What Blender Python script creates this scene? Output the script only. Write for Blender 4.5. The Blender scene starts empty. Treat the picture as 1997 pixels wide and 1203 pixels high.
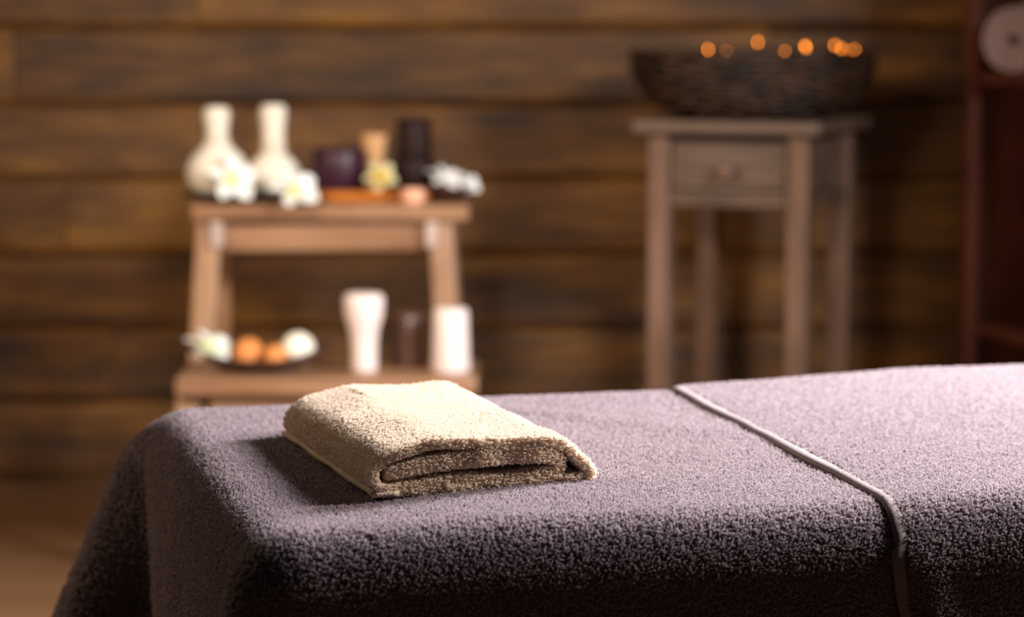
import bpy, bmesh, math, random
import numpy as np
from mathutils import Vector, Matrix, noise

random.seed(7)
rng = np.random.default_rng(11)
PI = math.pi
SC = bpy.context.scene
COL = SC.collection

# ------------------------------------------------------------------ camera
FPX, W_PX, H_PX, HOR = 5000.0, 1997.0, 1203.0, 50.0
CAM_H = 0.95
PITCH = math.atan((H_PX / 2 - HOR) / FPX)
cam_d = bpy.data.cameras.new('camera')
cam = bpy.data.objects.new('camera', cam_d)
COL.objects.link(cam)
cam.location = (0, 0, CAM_H)
cam.rotation_euler = (PI / 2 - PITCH, 0, 0)
cam_d.sensor_width = 36.0
cam_d.lens = FPX / W_PX * 36.0
cam_d.clip_start = 0.05
cam_d.dof.use_dof = True
cam_d.dof.focus_distance = 1.96
cam_d.dof.aperture_fstop = 4.6
SC.camera = cam

# ------------------------------------------------------------------ light
SC.view_settings.view_transform = 'Standard'
SC.view_settings.look = 'None'
SC.view_settings.gamma = 1.0
SC.view_settings.use_curve_mapping = False
SC.view_settings.exposure = 0.0
SC.cycles.use_denoising = True

world = bpy.data.worlds.new('world')
SC.world = world
world.use_nodes = True
world.node_tree.nodes['Background'].inputs[0].default_value = (1.0, 0.86, 0.72, 1)
world.node_tree.nodes['Background'].inputs[1].default_value = 0.012


def area(name, loc, target, size, power, color, sy=None, spread=180):
    d = bpy.data.lights.new(name, 'AREA')
    d.shape = 'RECTANGLE'
    d.size = size
    d.size_y = sy or size
    d.energy = power
    d.color = color
    d.spread = math.radians(spread)
    o = bpy.data.objects.new(name, d)
    COL.objects.link(o)
    o.location = loc
    o.rotation_euler = (Vector(target) - Vector(loc)).to_track_quat('-Z', 'Y').to_euler()
    return o


# daylight from a window on the right, a little beyond the bed
area('window_light', (1.22, 3.02, 1.38), (0.15, 2.15, 0.55), 0.4, 132, (0.98, 0.98, 1.0), 0.7)
# unseen fill further round to the right, added to light the towel's front
area('side_fill_light', (1.50, 2.36, 1.45), (0.1, 2.9, 0.5), 0.3, 58, (1.0, 0.96, 0.92), 0.4)
# warm lamp on the left near the plank wall
area('left_lamp', (-1.35, 3.25, 1.3), (-0.35, 3.9, 0.5), 0.3, 19, (1.0, 0.74, 0.52))
# ceiling lamps over the middle of the room
area('ceiling_lamp', (-0.35, 3.75, 2.5), (-0.25, 4.5, 0.4), 0.5, 4, (1.0, 0.80, 0.60))

# unseen low spot beyond the bed, added to cast the stool's wall shadow
pd = bpy.data.lights.new('stool_shadow_spot', 'SPOT')
pd.energy = 72
pd.color = (1.0, 0.82, 0.64)
pd.spot_size = math.radians(54)
pd.spot_blend = 0.8
pd.shadow_soft_size = 0.14
po = bpy.data.objects.new('stool_shadow_spot', pd)
COL.objects.link(po)
po.location = (-0.12, 2.75, 1.22)
po.rotation_euler = (Vector((-0.12, 5.0, 0.72)) - po.location).to_track_quat('-Z', 'Y').to_euler()


# ------------------------------------------------------------------ helpers
def P(px, py, Y):
    """world point at depth Y seen at that place of the photograph"""
    dx = (px - W_PX / 2) / FPX
    dy = (H_PX / 2 - py) / FPX
    c, s = math.cos(PITCH), math.sin(PITCH)
    d = Vector((dx, c + dy * s, -s + dy * c))
    k = Y / d.y
    return Vector((d.x * k, Y, CAM_H + d.z * k))


def PZ(px, py, z):
    p = P(px, py, 1.0)
    k = (z - CAM_H) / (p.z - CAM_H)
    return Vector((p.x * k, k, z))


def link(name, me, mat=None, parent=None, loc=None):
    o = bpy.data.objects.new(name, me)
    COL.objects.link(o)
    if mat is not None:
        me.materials.append(mat)
    if parent is not None:
        o.parent = parent
    if loc is not None:
        o.location = loc
    return o


def tag(o, label=None, cat=None, group=None, kind=None):
    if label: o['label'] = label
    if cat: o['category'] = cat
    if group: o['group'] = group
    if kind: o['kind'] = kind
    return o


def thing(name, label, cat, loc=(0, 0, 0), rz=0.0, group=None):
    o = bpy.data.objects.new(name, None)
    o.empty_display_size = 0.05
    COL.objects.link(o)
    o.location = loc
    o.rotation_euler = (0, 0, rz)
    return tag(o, label, cat, group)


def mesh_from(name, verts, faces, smooth=True):
    me = bpy.data.meshes.new(name)
    me.from_pydata([tuple(v) for v in verts], [], faces)
    me.validate()
    if smooth:
        me.polygons.foreach_set('use_smooth', [True] * len(me.polygons))
    me.update()
    return me


def bm_mesh(name, bm, smooth=False):
    me = bpy.data.meshes.new(name)
    bmesh.ops.recalc_face_normals(bm, faces=bm.faces)
    bm.to_mesh(me)
    bm.free()
    if smooth:
        me.polygons.foreach_set('use_smooth', [True] * len(me.polygons))
    return me


def box(name, x0, x1, y0, y1, z0, z1, bev=0.003, seg=2):
    bm = bmesh.new()
    m = Matrix.Translation(((x0 + x1) / 2, (y0 + y1) / 2, (z0 + z1) / 2)) @ Matrix.Diagonal((x1 - x0, y1 - y0, z1 - z0, 1))
    bmesh.ops.create_cube(bm, size=1.0, matrix=m)
    if bev:
        bmesh.ops.bevel(bm, geom=bm.edges[:] , offset=bev, segments=seg, affect='EDGES', profile=0.5)
    return bm_mesh(name, bm)


def beam(name, a, b, w, d, bev=0.004):
    """straight square bar from a to b (mostly vertical), w across x, d across y, ends cut level"""
    a, b = Vector(a), Vector(b)
    vs = []
    for p in (a, b):
        for sx, sy in ((-1, -1), (1, -1), (1, 1), (-1, 1)):
            vs.append((p.x + sx * w / 2, p.y + sy * d / 2, p.z))
    bm = bmesh.new()
    v = [bm.verts.new(q) for q in vs]
    for f in ((0, 1, 2, 3), (4, 5, 6, 7), (0, 1, 5, 4), (1, 2, 6, 5), (2, 3, 7, 6), (3, 0, 4, 7)):
        bm.faces.new([v[i] for i in f])
    if bev:
        bmesh.ops.bevel(bm, geom=bm.edges[:], offset=bev, segments=2, affect='EDGES', profile=0.5)
    return bm_mesh(name, bm)


def lathe(name, prof, n=40, fn=None, smooth=True):
    """prof: list of (r, z); a radius of 0 closes the end"""
    vs, fs, rows = [], [], []
    for r, z in prof:
        if r <= 1e-6:
            rows.append([len(vs)])
            vs.append((0, 0, z))
        else:
            row = []
            for i in range(n):
                a = 2 * PI * i / n
                q = Vector((r * math.cos(a), r * math.sin(a), z))
                if fn: q = fn(q, a, r, z)
                row.append(len(vs))
                vs.append(q)
            rows.append(row)
    for A, B in zip(rows, rows[1:]):
        if len(A) == 1 and len(B) == 1: continue
        for i in range(n):
            j = (i + 1) % n
            if len(A) == 1: fs.append((A[0], B[j], B[i]))
            elif len(B) == 1: fs.append((A[i], A[j], B[0]))
            else: fs.append((A[i], A[j], B[j], B[i]))
    me = mesh_from(name, vs, fs, smooth)
    bm = bmesh.new(); bm.from_mesh(me)
    bmesh.ops.recalc_face_normals(bm, faces=bm.faces)
    bm.to_mesh(me); bm.free()
    return me


def tube(name, pts, r, n=8, closed=False):
    pts = [Vector(p) for p in pts]
    vs, fs = [], []
    m = len(pts)
    for i, p in enumerate(pts):
        t = (pts[(i + 1) % m] - pts[i - 1]) if closed else (pts[min(i + 1, m - 1)] - pts[max(i - 1, 0)])
        t.normalize()
        u = t.orthogonal() if abs(t.z) > 0.9 else t.cross(Vector((0, 0, 1)))
        u.normalize()
        w = t.cross(u)
        rr = r(i / max(m - 1, 1)) if callable(r) else r
        for k in range(n):
            a = 2 * PI * k / n
            vs.append(p + (u * math.cos(a) + w * math.sin(a)) * rr)
    for i in range(m if closed else m - 1):
        j = (i + 1) % m
        for k in range(n):
            l = (k + 1) % n
            fs.append((i * n + k, i * n + l, j * n + l, j * n + k))
    if not closed:
        fs.append(tuple(range(n)))
        fs.append(tuple(range((m - 1) * n, m * n)))
    me = mesh_from(name, vs, fs)
    bm = bmesh.new(); bm.from_mesh(me)
    bmesh.ops.recalc_face_normals(bm, faces=bm.faces)
    bm.to_mesh(me); bm.free()
    return me


def copy_tree(o, parent=None):
    c = o.copy()
    COL.objects.link(c)
    c.parent = parent
    for ch in [k for k in bpy.data.objects if k.parent == o]:
        copy_tree(ch, c)
    return c


# ------------------------------------------------------------------ materials
def new_mat(name):
    m = bpy.data.materials.new(name)
    m.use_nodes = True
    nt = m.node_tree
    return m, nt, nt.nodes['Principled BSDF']


def N(nt, kind, **kw):
    n = nt.nodes.new(kind)
    for k, v in kw.items():
        setattr(n, k, v)
    return n


def ramp(nt, stops):
    r = N(nt, 'ShaderNodeValToRGB')
    e = r.color_ramp.elements
    while len(e) < len(stops): e.new(0.5)
    for el, (p, c) in zip(e, stops):
        el.position = p
        el.color = (*c, 1)
    return r


def plain(name, col, rough=0.5, var=0.12, scale=30, bump=0.0, sss=0.0, coat=0.0, metal=0.0, sheen=0.0, spec=0.5):
    m, nt, b = new_mat(name)
    tc = N(nt, 'ShaderNodeTexCoord')
    nz = N(nt, 'ShaderNodeTexNoise')
    nz.inputs['Scale'].default_value = scale
    nz.inputs['Detail'].default_value = 4
    nt.links.new(tc.outputs['Object'], nz.inputs['Vector'])
    r = ramp(nt, [(0.3, tuple(c * (1 - var) for c in col)), (0.7, tuple(min(1, c * (1 + var)) for c in col))])
    nt.links.new(nz.outputs['Fac'], r.inputs['Fac'])
    nt.links.new(r.outputs['Color'], b.inputs['Base Color'])
    b.inputs['Roughness'].default_value = rough
    b.inputs['Metallic'].default_value = metal
    b.inputs['Specular IOR Level'].default_value = spec
    b.inputs['Coat Weight'].default_value = coat
    b.inputs['Sheen Weight'].default_value = sheen
    if sss:
        b.inputs['Subsurface Weight'].default_value = sss
        b.inputs['Subsurface Radius'].default_value = (0.02, 0.012, 0.008)
        b.inputs['Subsurface Scale'].default_value = 0.3
    if bump:
        bp = N(nt, 'ShaderNodeBump')
        bp.inputs['Strength'].default_value = bump
        bp.inputs['Distance'].default_value = 0.002
        nt.links.new(nz.outputs['Fac'], bp.inputs['Height'])
        nt.links.new(bp.outputs['Normal'], b.inputs['Normal'])
    return m


def wood(name, dark, mid, light, axis='X', stretch=14.0, scale=9.0, rough=0.55, rnd=0.35, blotch=2.5, coat=0.0, bump=0.15):
    """grain drawn out along one axis of the object, blotches and a shift per board"""
    m, nt, b = new_mat(name)
    tc = N(nt, 'ShaderNodeTexCoord')
    oi = N(nt, 'ShaderNodeObjectInfo')
    cmb = N(nt, 'ShaderNodeCombineXYZ')
    mul = N(nt, 'ShaderNodeMath', operation='MULTIPLY')
    mul.inputs[1].default_value = 37.0
    nt.links.new(oi.outputs['Random'], mul.inputs[0])
    for i in range(3): nt.links.new(mul.outputs[0], cmb.inputs[i])
    add = N(nt, 'ShaderNodeVectorMath', operation='ADD')
    nt.links.new(tc.outputs['Object'], add.inputs[0])
    nt.links.new(cmb.outputs[0], add.inputs[1])
    mp = N(nt, 'ShaderNodeMapping')
    s = [stretch] * 3
    s['XYZ'.index(axis)] = 1.0
    mp.inputs['Scale'].default_value = s
    nt.links.new(add.outputs[0], mp.inputs['Vector'])
    g = N(nt, 'ShaderNodeTexNoise')
    g.inputs['Scale'].default_value = scale
    g.inputs['Detail'].default_value = 6
    g.inputs['Distortion'].default_value = 0.6
    nt.links.new(mp.outputs[0], g.inputs['Vector'])
    mp2 = N(nt, 'ShaderNodeMapping')
    s2 = [2.2] * 3
    s2['XYZ'.index(axis)] = 1.0
    mp2.inputs['Scale'].default_value = s2
    nt.links.new(add.outputs[0], mp2.inputs['Vector'])
    bl = N(nt, 'ShaderNodeTexNoise')
    bl.inputs['Scale'].default_value = blotch
    bl.inputs['Detail'].default_value = 3
    nt.links.new(mp2.outputs[0], bl.inputs['Vector'])
    mix = N(nt, 'ShaderNodeMath', operation='MULTIPLY_ADD')
    mix.inputs[1].default_value = 0.45
    nt.links.new(g.outputs['Fac'], mix.inputs[0])
    m2 = N(nt, 'ShaderNodeMath', operation='MULTIPLY')
    m2.inputs[1].default_value = 0.55
    nt.links.new(bl.outputs['Fac'], m2.inputs[0])
    nt.links.new(m2.outputs[0], mix.inputs[2])
    r3 = N(nt, 'ShaderNodeMath', operation='MULTIPLY_ADD')
    r3.inputs[1].default_value = rnd * 0.4
    nt.links.new(oi.outputs['Random'], r3.inputs[0])
    sub = N(nt, 'ShaderNodeMath', operation='SUBTRACT')
    sub.inputs[1].default_value = rnd * 0.2
    nt.links.new(mix.outputs[0], sub.inputs[0])
    nt.links.new(sub.outputs[0], r3.inputs[2])
    r = ramp(nt, [(0.34, dark), (0.5, mid), (0.66, light)])
    nt.links.new(r3.outputs[0], r.inputs['Fac'])
    nt.links.new(r.outputs['Color'], b.inputs['Base Color'])
    b.inputs['Roughness'].default_value = rough
    b.inputs['Coat Weight'].default_value = coat
    bp = N(nt, 'ShaderNodeBump')
    bp.inputs['Strength'].default_value = bump
    bp.inputs['Distance'].default_value = 0.002
    nt.links.new(g.outputs['Fac'], bp.inputs['Height'])
    nt.links.new(bp.outputs['Normal'], b.inputs['Normal'])
    return m


def terry(name, col, var=0.18, sheen=0.5, hair=True, rough=0.9):
    m, nt, b = new_mat(name)
    if hair:
        hi = N(nt, 'ShaderNodeHairInfo')
        src = hi.outputs['Random']
    else:
        tc = N(nt, 'ShaderNodeTexCoord')
        nz = N(nt, 'ShaderNodeTexNoise')
        nz.inputs['Scale'].default_value = 420
        nz.inputs['Detail'].default_value = 3
        nt.links.new(tc.outputs['Object'], nz.inputs['Vector'])
        src = nz.outputs['Fac']
        bp = N(nt, 'ShaderNodeBump')
        bp.inputs['Strength'].default_value = 0.5
        bp.inputs['Distance'].default_value = 0.001
        nt.links.new(src, bp.inputs['Height'])
        nt.links.new(bp.outputs['Normal'], b.inputs['Normal'])
    r = ramp(nt, [(0.0, tuple(c * (1 - var) for c in col)), (1.0, tuple(min(1, c * (1 + var)) for c in col))])
    nt.links.new(src, r.inputs['Fac'])
    nt.links.new(r.outputs['Color'], b.inputs['Base Color'])
    b.inputs['Roughness'].default_value = rough
    b.inputs['Specular IOR Level'].default_value = 0.25
    b.inputs['Sheen Weight'].default_value = sheen
    b.inputs['Sheen Roughness'].default_value = 0.5
    if hair:
        # yarn lets light through: part of what falls on its far side comes out here
        tr = N(nt, 'ShaderNodeBsdfTranslucent')
        mx = N(nt, 'ShaderNodeMixShader')
        mx.inputs[0].default_value = 0.45
        nt.links.new(r.outputs['Color'], tr.inputs['Color'])
        nt.links.new(b.outputs[0], mx.inputs[1])
        nt.links.new(tr.outputs[0], mx.inputs[2])
        nt.links.new(mx.outputs[0], nt.nodes['Material Output'].inputs['Surface'])
    return m


M = {}
M['plank'] = wood('brown_plank', (0.026, 0.009, 0.0018), (0.118, 0.046, 0.0058), (0.27, 0.118, 0.013), 'X', 12, 5, 0.62, 0.30, 3.0)
M['backing'] = plain('wall_backing', (0.02, 0.010, 0.005), 0.9)
M['floor'] = wood('floor_laminate', (0.13, 0.063, 0.028), (0.17, 0.087, 0.040), (0.21, 0.112, 0.055), 'X', 10, 3, 0.5, 0.0, 1.5, bump=0.05)
M['stool'] = wood('warm_stool_wood', (0.14, 0.062, 0.028), (0.25, 0.128, 0.064), (0.36, 0.205, 0.122), 'X', 10, 6, 0.42, 0.15, 3)
M['stool_leg'] = wood('warm_stool_leg_wood', (0.20, 0.098, 0.048), (0.30, 0.165, 0.088), (0.38, 0.23, 0.138), 'Z', 10, 6, 0.38, 0.12, 3)
M['pinkish_grey'] = plain('pale_block_wood', (0.42, 0.33, 0.29), 0.5, 0.2, 30)  # paler than the stool wood, used on its corner blocks
M['grey'] = wood('grey_washed_wood', (0.09, 0.048, 0.030), (0.15, 0.083, 0.055), (0.21, 0.130, 0.093), 'Z', 10, 5, 0.5, 0.2, 4)
M['grey_x'] = wood('grey_washed_board', (0.060, 0.036, 0.026), (0.105, 0.066, 0.049), (0.16, 0.112, 0.088), 'X', 10, 5, 0.45, 0.2, 4)
M['red'] = wood('red_brown_shelf_wood', (0.06, 0.014, 0.007), (0.10, 0.024, 0.011), (0.14, 0.036, 0.016), 'Z', 9, 4, 0.5, 0.1, 2)
M['cover'] = terry('mauve_terry_ground', (0.10, 0.06, 0.073), hair=False, sheen=0.3)
M['cover_pile'] = terry('mauve_terry_pile', (0.36, 0.282, 0.303), 0.34, 0.8)
M['cover_hem'] = plain('mauve_hem_weave', (0.22, 0.165, 0.168), 0.9, 0.1, 400, 0.3)
M['towel'] = terry('beige_terry_ground', (0.70, 0.52, 0.37), hair=False, sheen=0.1)
M['towel_pile'] = terry('beige_terry_pile', (0.84, 0.705, 0.575), 0.10, 0.3)
M['towel_hem'] = plain('beige_hem_weave', (0.62, 0.45, 0.31), 0.8, 0.1, 500, 0.4)
M['cotton'] = plain('cream_cotton', (0.70, 0.65, 0.55), 0.85, 0.05, 60, 0.3)
M['string'] = plain('cotton_string', (0.70, 0.62, 0.50), 0.9)
M['black'] = plain('black_lacquer', (0.012, 0.009, 0.010), 0.35)
M['amber'] = wood('amber_varnished_wood', (0.30, 0.075, 0.010), (0.46, 0.14, 0.018), (0.60, 0.20, 0.03), 'X', 8, 6, 0.3, 0, 3, coat=0.4)
M['purple'] = plain('dark_plum_wax', (0.034, 0.008, 0.020), 0.4, 0.15, 20, spec=0.3)
M['dark'] = plain('dark_brown_wax', (0.016, 0.0045, 0.0045), 0.6, 0.2, 20, spec=0.2)
M['beige'] = plain('beige_wood_cup', (0.58, 0.33, 0.15), 0.55, 0.08, 25)
M['maroon'] = plain('maroon_glaze', (0.035, 0.010, 0.008), 0.3, 0.2, 20, coat=0.4)
M['copper'] = plain('pink_copper', (0.80, 0.42, 0.28), 0.45, 0.06, 20)
M['wax'] = plain('pale_wax', (0.82, 0.74, 0.66), 0.5, 0.04, 20, sss=0.3)
M['pinkwax'] = plain('pale_pink_wax', (0.80, 0.68, 0.655), 0.5, 0.03, 20, sss=0.25)
M['wick'] = plain('wick', (0.03, 0.02, 0.015), 0.9)
M['brownglass'] = plain('brown_jar', (0.10, 0.050, 0.036), 0.3, 0.15, 20, coat=0.3)
M['dish'] = wood('dark_dish_wood', (0.03, 0.011, 0.008), (0.055, 0.022, 0.015), (0.08, 0.034, 0.022), 'X', 8, 6, 0.4, 0, 4)
M['orange'] = plain('orange_soap', (0.66, 0.24, 0.06), 0.7, 0.18, 40, 0.6)
M['ivory'] = plain('ivory_soap', (0.84, 0.80, 0.69), 0.7, 0.06, 40, 0.5)
M['basket'] = plain('dark_wicker', (0.030, 0.014, 0.008), 0.45, 0.85, 26, 0.4, spec=0.4)
M['roll'] = terry('pinkish_towel', (0.30, 0.21, 0.195), hair=False, sheen=0.2)
M['stand'] = plain('dark_metal', (0.03, 0.03, 0.03), 0.5)
M['vinyl'] = plain('brown_vinyl', (0.08, 0.05, 0.04), 0.5)


def flame_mat():
    m, nt, b = new_mat('candle_flame')
    b.inputs['Base Color'].default_value = (1, 0.5, 0.1, 1)
    b.inputs['Emission Color'].default_value = (1.0, 0.25, 0.018, 1)
    b.inputs['Emission Strength'].default_value = 15.0
    return m
M['flame'] = flame_mat()


def petal_mat(name, tip, base, start=0.25, end=0.55):
    m, nt, b = new_mat(name)
    at = N(nt, 'ShaderNodeAttribute', attribute_name='along')
    r = ramp(nt, [(start, base), (end, tip)])
    nt.links.new(at.outputs['Fac'], r.inputs['Fac'])
    nt.links.new(r.outputs['Color'], b.inputs['Base Color'])
    b.inputs['Roughness'].default_value = 0.55
    b.inputs['Subsurface Weight'].default_value = 0.15
    b.inputs['Subsurface Scale'].default_value = 0.05
    return m
M['petal_white'] = petal_mat('white_petal', (0.84, 0.83, 0.80), (0.78, 0.68, 0.24), 0.12, 0.42)
M['petal_pure'] = petal_mat('pure_white_petal', (0.80, 0.78, 0.78), (0.74, 0.70, 0.62), 0.1, 0.4)
M['petal_yellow'] = petal_mat('yellow_green_petal', (0.62, 0.60, 0.36), (0.62, 0.40, 0.06), 0.3, 0.75)
M['petal_pale'] = petal_mat('pale_green_petal', (0.84, 0.83, 0.78), (0.66, 0.68, 0.40), 0.3, 0.7)

# ------------------------------------------------------------------ setting
WALL_Y = 5.30
fl = tag(link('floor', box('floor', -3.0, 3.4, -0.4, WALL_Y + 0.05, -0.05, 0.0, 0), M['floor']), kind='structure')
wall = tag(link('wall_back', box('wall_back', -3.0, 3.4, WALL_Y + 0.026, WALL_Y + 0.10, -0.05, 2.75, 0), M['backing']), kind='structure')


def plank_mesh(L, h, ch=0.010):
    """one board: front face towards -y, long edges eased with a chamfer, ends square"""
    d = 0.024
    pr = [(0, 0), (d, 0), (d, h), (0, h)]
    c = ch
    pr = [(d, 0.001), (d, h - 0.001), (c * 0.9, h - 0.001), (0.0015, h - c), (0.0, h - c * 1.6), (0.0, c * 1.6), (0.0015, c), (c * 0.9, 0.001)]
    vs = []
    for x in (0.0012, L - 0.0012):
        vs += [(x, y, z) for y, z in pr]
    n = len(pr)
    fs = [tuple(range(n)), tuple(range(n, 2 * n))] + [(i, (i + 1) % n, n + (i + 1) % n, n + i) for i in range(n)]
    bm = bmesh.new()
    v = [bm.verts.new(q) for q in vs]
    for f in fs: bm.faces.new([v[i] for i in f])
    return bm_mesh('plank', bm)


ROW = 0.1555
joint_px = {0: 0.26, 1: 0.93, 2: 0.11, 3: 0.55, 4: 0.02, 5: 0.41, 6: 0.74}
z = 0.012
for r in range(-1, 17):
    z0 = 0.012 + r * ROW
    h = ROW
    if r == -1: z0, h = 0.0005, 0.0115
    x = -3.0 + 1.9 * ((r * 0.382 + 0.13) % 1.0) - 1.9
    while x < 3.4:
        L = 1.9 if (r + int(x * 3)) % 2 else 1.55
        a, b2 = max(x, -3.0), min(x + L, 3.4)
        if b2 - a > 0.03:
            o = link('plank', plank_mesh(b2 - a, h, 0.003 if r == -1 else random.uniform(0.008, 0.013)), M['plank'], wall)
            o.location = (a, WALL_Y + random.uniform(-0.001, 0.002), z0)
        x += L


# ------------------------------------------------------------------ massage bed under its cover
ZT = 0.60                              # height of the covered top
O = PZ(470, 1060, ZT)
ANG = math.radians(14.5)
BU = Vector((math.cos(ANG), math.sin(ANG), 0))
BV = Vector((-math.sin(ANG), math.cos(ANG), 0))
BW, BL, BR = 0.665, 1.85, 0.048


def uv2w(u, v, z):
    return O + BU * u + BV * v + Vector((0, 0, z))


def zbump(u, v):
    """soft undulation of the covered top, in metres"""
    n = noise.noise(Vector((u * 5.0, v * 5.0, 1.7))) * 0.0022 + noise.noise(Vector((u * 14.0 + v * 6, v * 11.0, 4.2))) * 0.0010
    ridge = 0.0028 * math.exp(-(((v - 0.62 + (u - 0.28) * 1.35) / 0.03) ** 2)) * math.exp(-(((u - 0.37) / 0.12) ** 2))
    dip = -0.0035 * math.exp(-((u - 0.10) / 0.09) ** 2 - ((v - 0.22) / 0.16) ** 2)
    return n + ridge + dip


bed = thing('massage_bed', 'massage bed hidden under the mauve terry cover', 'bed', (O + BU * BL / 2 + BV * BW / 2) * Vector((1, 1, 0)) if False else Vector(((O + BU * BL / 2 + BV * BW / 2).x, (O + BU * BL / 2 + BV * BW / 2).y, 0)), ANG)
link('mattress', box('mattress', -BL / 2 + 0.012, BL / 2 - 0.012, -BW / 2 + 0.012, BW / 2 - 0.012, ZT - 0.090, ZT - 0.016, 0.03, 3), M['vinyl'], bed)
link('frame', box('frame', -BL / 2 + 0.05, BL / 2 - 0.05, -BW / 2 + 0.05, BW / 2 - 0.05, ZT - 0.15, ZT - 0.091, 0.004), M['stand'], bed)
for sx in (-1, 1):
    for sy in (-1, 1):
        link('leg', beam('leg', (sx * (BL / 2 - 0.12), sy * (BW / 2 - 0.09), 0.0), (sx * (BL / 2 - 0.12), sy * (BW / 2 - 0.09), ZT - 0.15), 0.05, 0.05), M['stand'], bed)


def rounded_outline():
    """outline of the bed in (u, v), open at the far right end; returns points, normals, arclength, key lengths"""
    rc = 0.053
    pts = []
    def seg(a, b, n):
        for i in range(n):
            t = i / n
            pts.append((a[0] + (b[0] - a[0]) * t, a[1] + (b[1] - a[1]) * t))
    def arc(c, a0, a1, n):
        for i in range(n):
            a = a0 + (a1 - a0) * i / n
            pts.append((c[0] + rc * math.cos(a), c[1] + rc * math.sin(a)))
    seg((BL, 0), (0.9, 0), 24)
    seg((0.9, 0), (rc, 0), 80)
    arc((rc, rc), -PI / 2, -PI, 10)
    seg((0, rc), (0, BW - rc), 80)
    arc((rc, BW - rc), PI, PI / 2, 12)
    seg((rc, BW), (0.9, BW), 60)
    seg((0.9, BW), (BL, BW), 18)
    pts.append((BL, BW))
    p = np.array(pts)
    d = np.gradient(p, axis=0)
    d /= np.linalg.norm(d, axis=1)[:, None]
    nrm = np.stack([d[:, 1], -d[:, 0]], 1) * -1
    # outward: on the front edge (v = 0) it must point to -v
    if nrm[5, 1] > 0: nrm = -nrm
    L = np.concatenate([[0], np.cumsum(np.linalg.norm(np.diff(p, axis=0), axis=1))])
    return p, nrm, L


OUT, ONR, OLN = rounded_outline()
S_NEAR = OLN[24 + 80 + 5]
S_FAR = OLN[24 + 80 + 10 + 80 + 6]
HANG = 0.36


def cover_mesh():
    n = len(OUT)
    vs, rows = [], []
    def add_row(pts):
        rows.append(list(range(len(vs), len(vs) + len(pts))))
        vs.extend(pts)
    # top: from the long middle line out to where the edge starts to turn down
    NT = 56
    for k in range(NT + 1):
        rho = k / NT
        row = []
        for i in range(n):
            q = OUT[i] - ONR[i] * BR
            c = np.array([min(max(q[0], BW / 2), BL), BW / 2])
            w = c + (q - c) * rho
            row.append(uv2w(w[0], w[1], zbump(w[0], w[1])))
        add_row(row)
    def tails(q, s, d):
        # corner tails: the spare cloth of each corner stands out as a fold; d is the depth below the top
        a = 0.43 * d + 0.010 * min(1.0, d / 0.05)
        ds = s - S_FAR
        w = max(0.0, 1 - (abs(ds) / (0.07 + 0.24 * d) if ds < 0 else abs(ds) / 0.16))
        q = q + np.array([-1.0, 0.10]) * a * (w ** 1.05)
        a2 = 0.22 * d + 0.008 * min(1.0, d / 0.08)
        ds = s - S_NEAR
        w = max(0.0, 1 - (abs(ds) / 0.10 if ds < 0 else abs(ds) / 0.06))
        return q + np.array([-0.95, -0.18]) * a2 * (w ** 1.2)

    for k in range(1, 11):
        ph = PI / 2 * k / 10
        row = []
        for i in range(n):
            q = OUT[i] - ONR[i] * (BR - BR * math.sin(ph))
            fade = math.cos(ph)
            q = tails(q, OLN[i], BR * (1 - math.cos(ph)))
            row.append(uv2w(q[0], q[1], -BR * (1 - math.cos(ph)) + zbump(q[0], q[1]) * fade))
        add_row(row)
    NS = 44
    for k in range(1, NS + 1):
        t = (HANG - BR) * (k / NS)
        row = []
        for i in range(n):
            q = OUT[i].copy()
            s = OLN[i]
            q = tails(q, s, BR + t)
            # soft vertical folds
            f = (0.5 * math.sin(s * 55) + 0.5 * math.sin(s * 31 + 1.0)) * 0.004 * min(1, t / 0.12)
            q += ONR[i] * (f + 0.02 * t)
            row.append(uv2w(q[0], q[1], -BR - t))
        add_row(row)
    fs = []
    for A, B in zip(rows, rows[1:]):
        for i in range(n - 1):
            fs.append((A[i], A[i + 1], B[i + 1], B[i]))
    base = Vector((O.x, O.y, ZT))
    me = mesh_from('terry_cover', [v - base for v in vs], fs)
    bm = bmesh.new(); bm.from_mesh(me)
    bmesh.ops.remove_doubles(bm, verts=bm.verts, dist=1e-5)
    bmesh.ops.recalc_face_normals(bm, faces=bm.faces)
    # face up
    up = sum(f.normal.z * f.calc_area() for f in bm.faces)
    if up < 0: bmesh.ops.reverse_faces(bm, faces=bm.faces)
    bm.to_mesh(me); bm.free()
    return me, base


def tri_arrays(me):
    me.calc_loop_triangles()
    nv = len(me.vertices)
    co = np.empty(nv * 3); me.vertices.foreach_get('co', co); co = co.reshape(-1, 3)
    nt_ = len(me.loop_triangles)
    tr = np.empty(nt_ * 3, dtype=np.int32); me.loop_triangles.foreach_get('vertices', tr); tr = tr.reshape(-1, 3)
    A, B, C = co[tr[:, 0]], co[tr[:, 1]], co[tr[:, 2]]
    fn = np.cross(B - A, C - A)
    ar = np.linalg.norm(fn, axis=1) / 2
    vn = np.zeros_like(co)
    for k in range(3): np.add.at(vn, tr[:, k], fn)
    vn /= np.linalg.norm(vn, axis=1)[:, None] + 1e-12
    return co, tr, ar, vn


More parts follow.
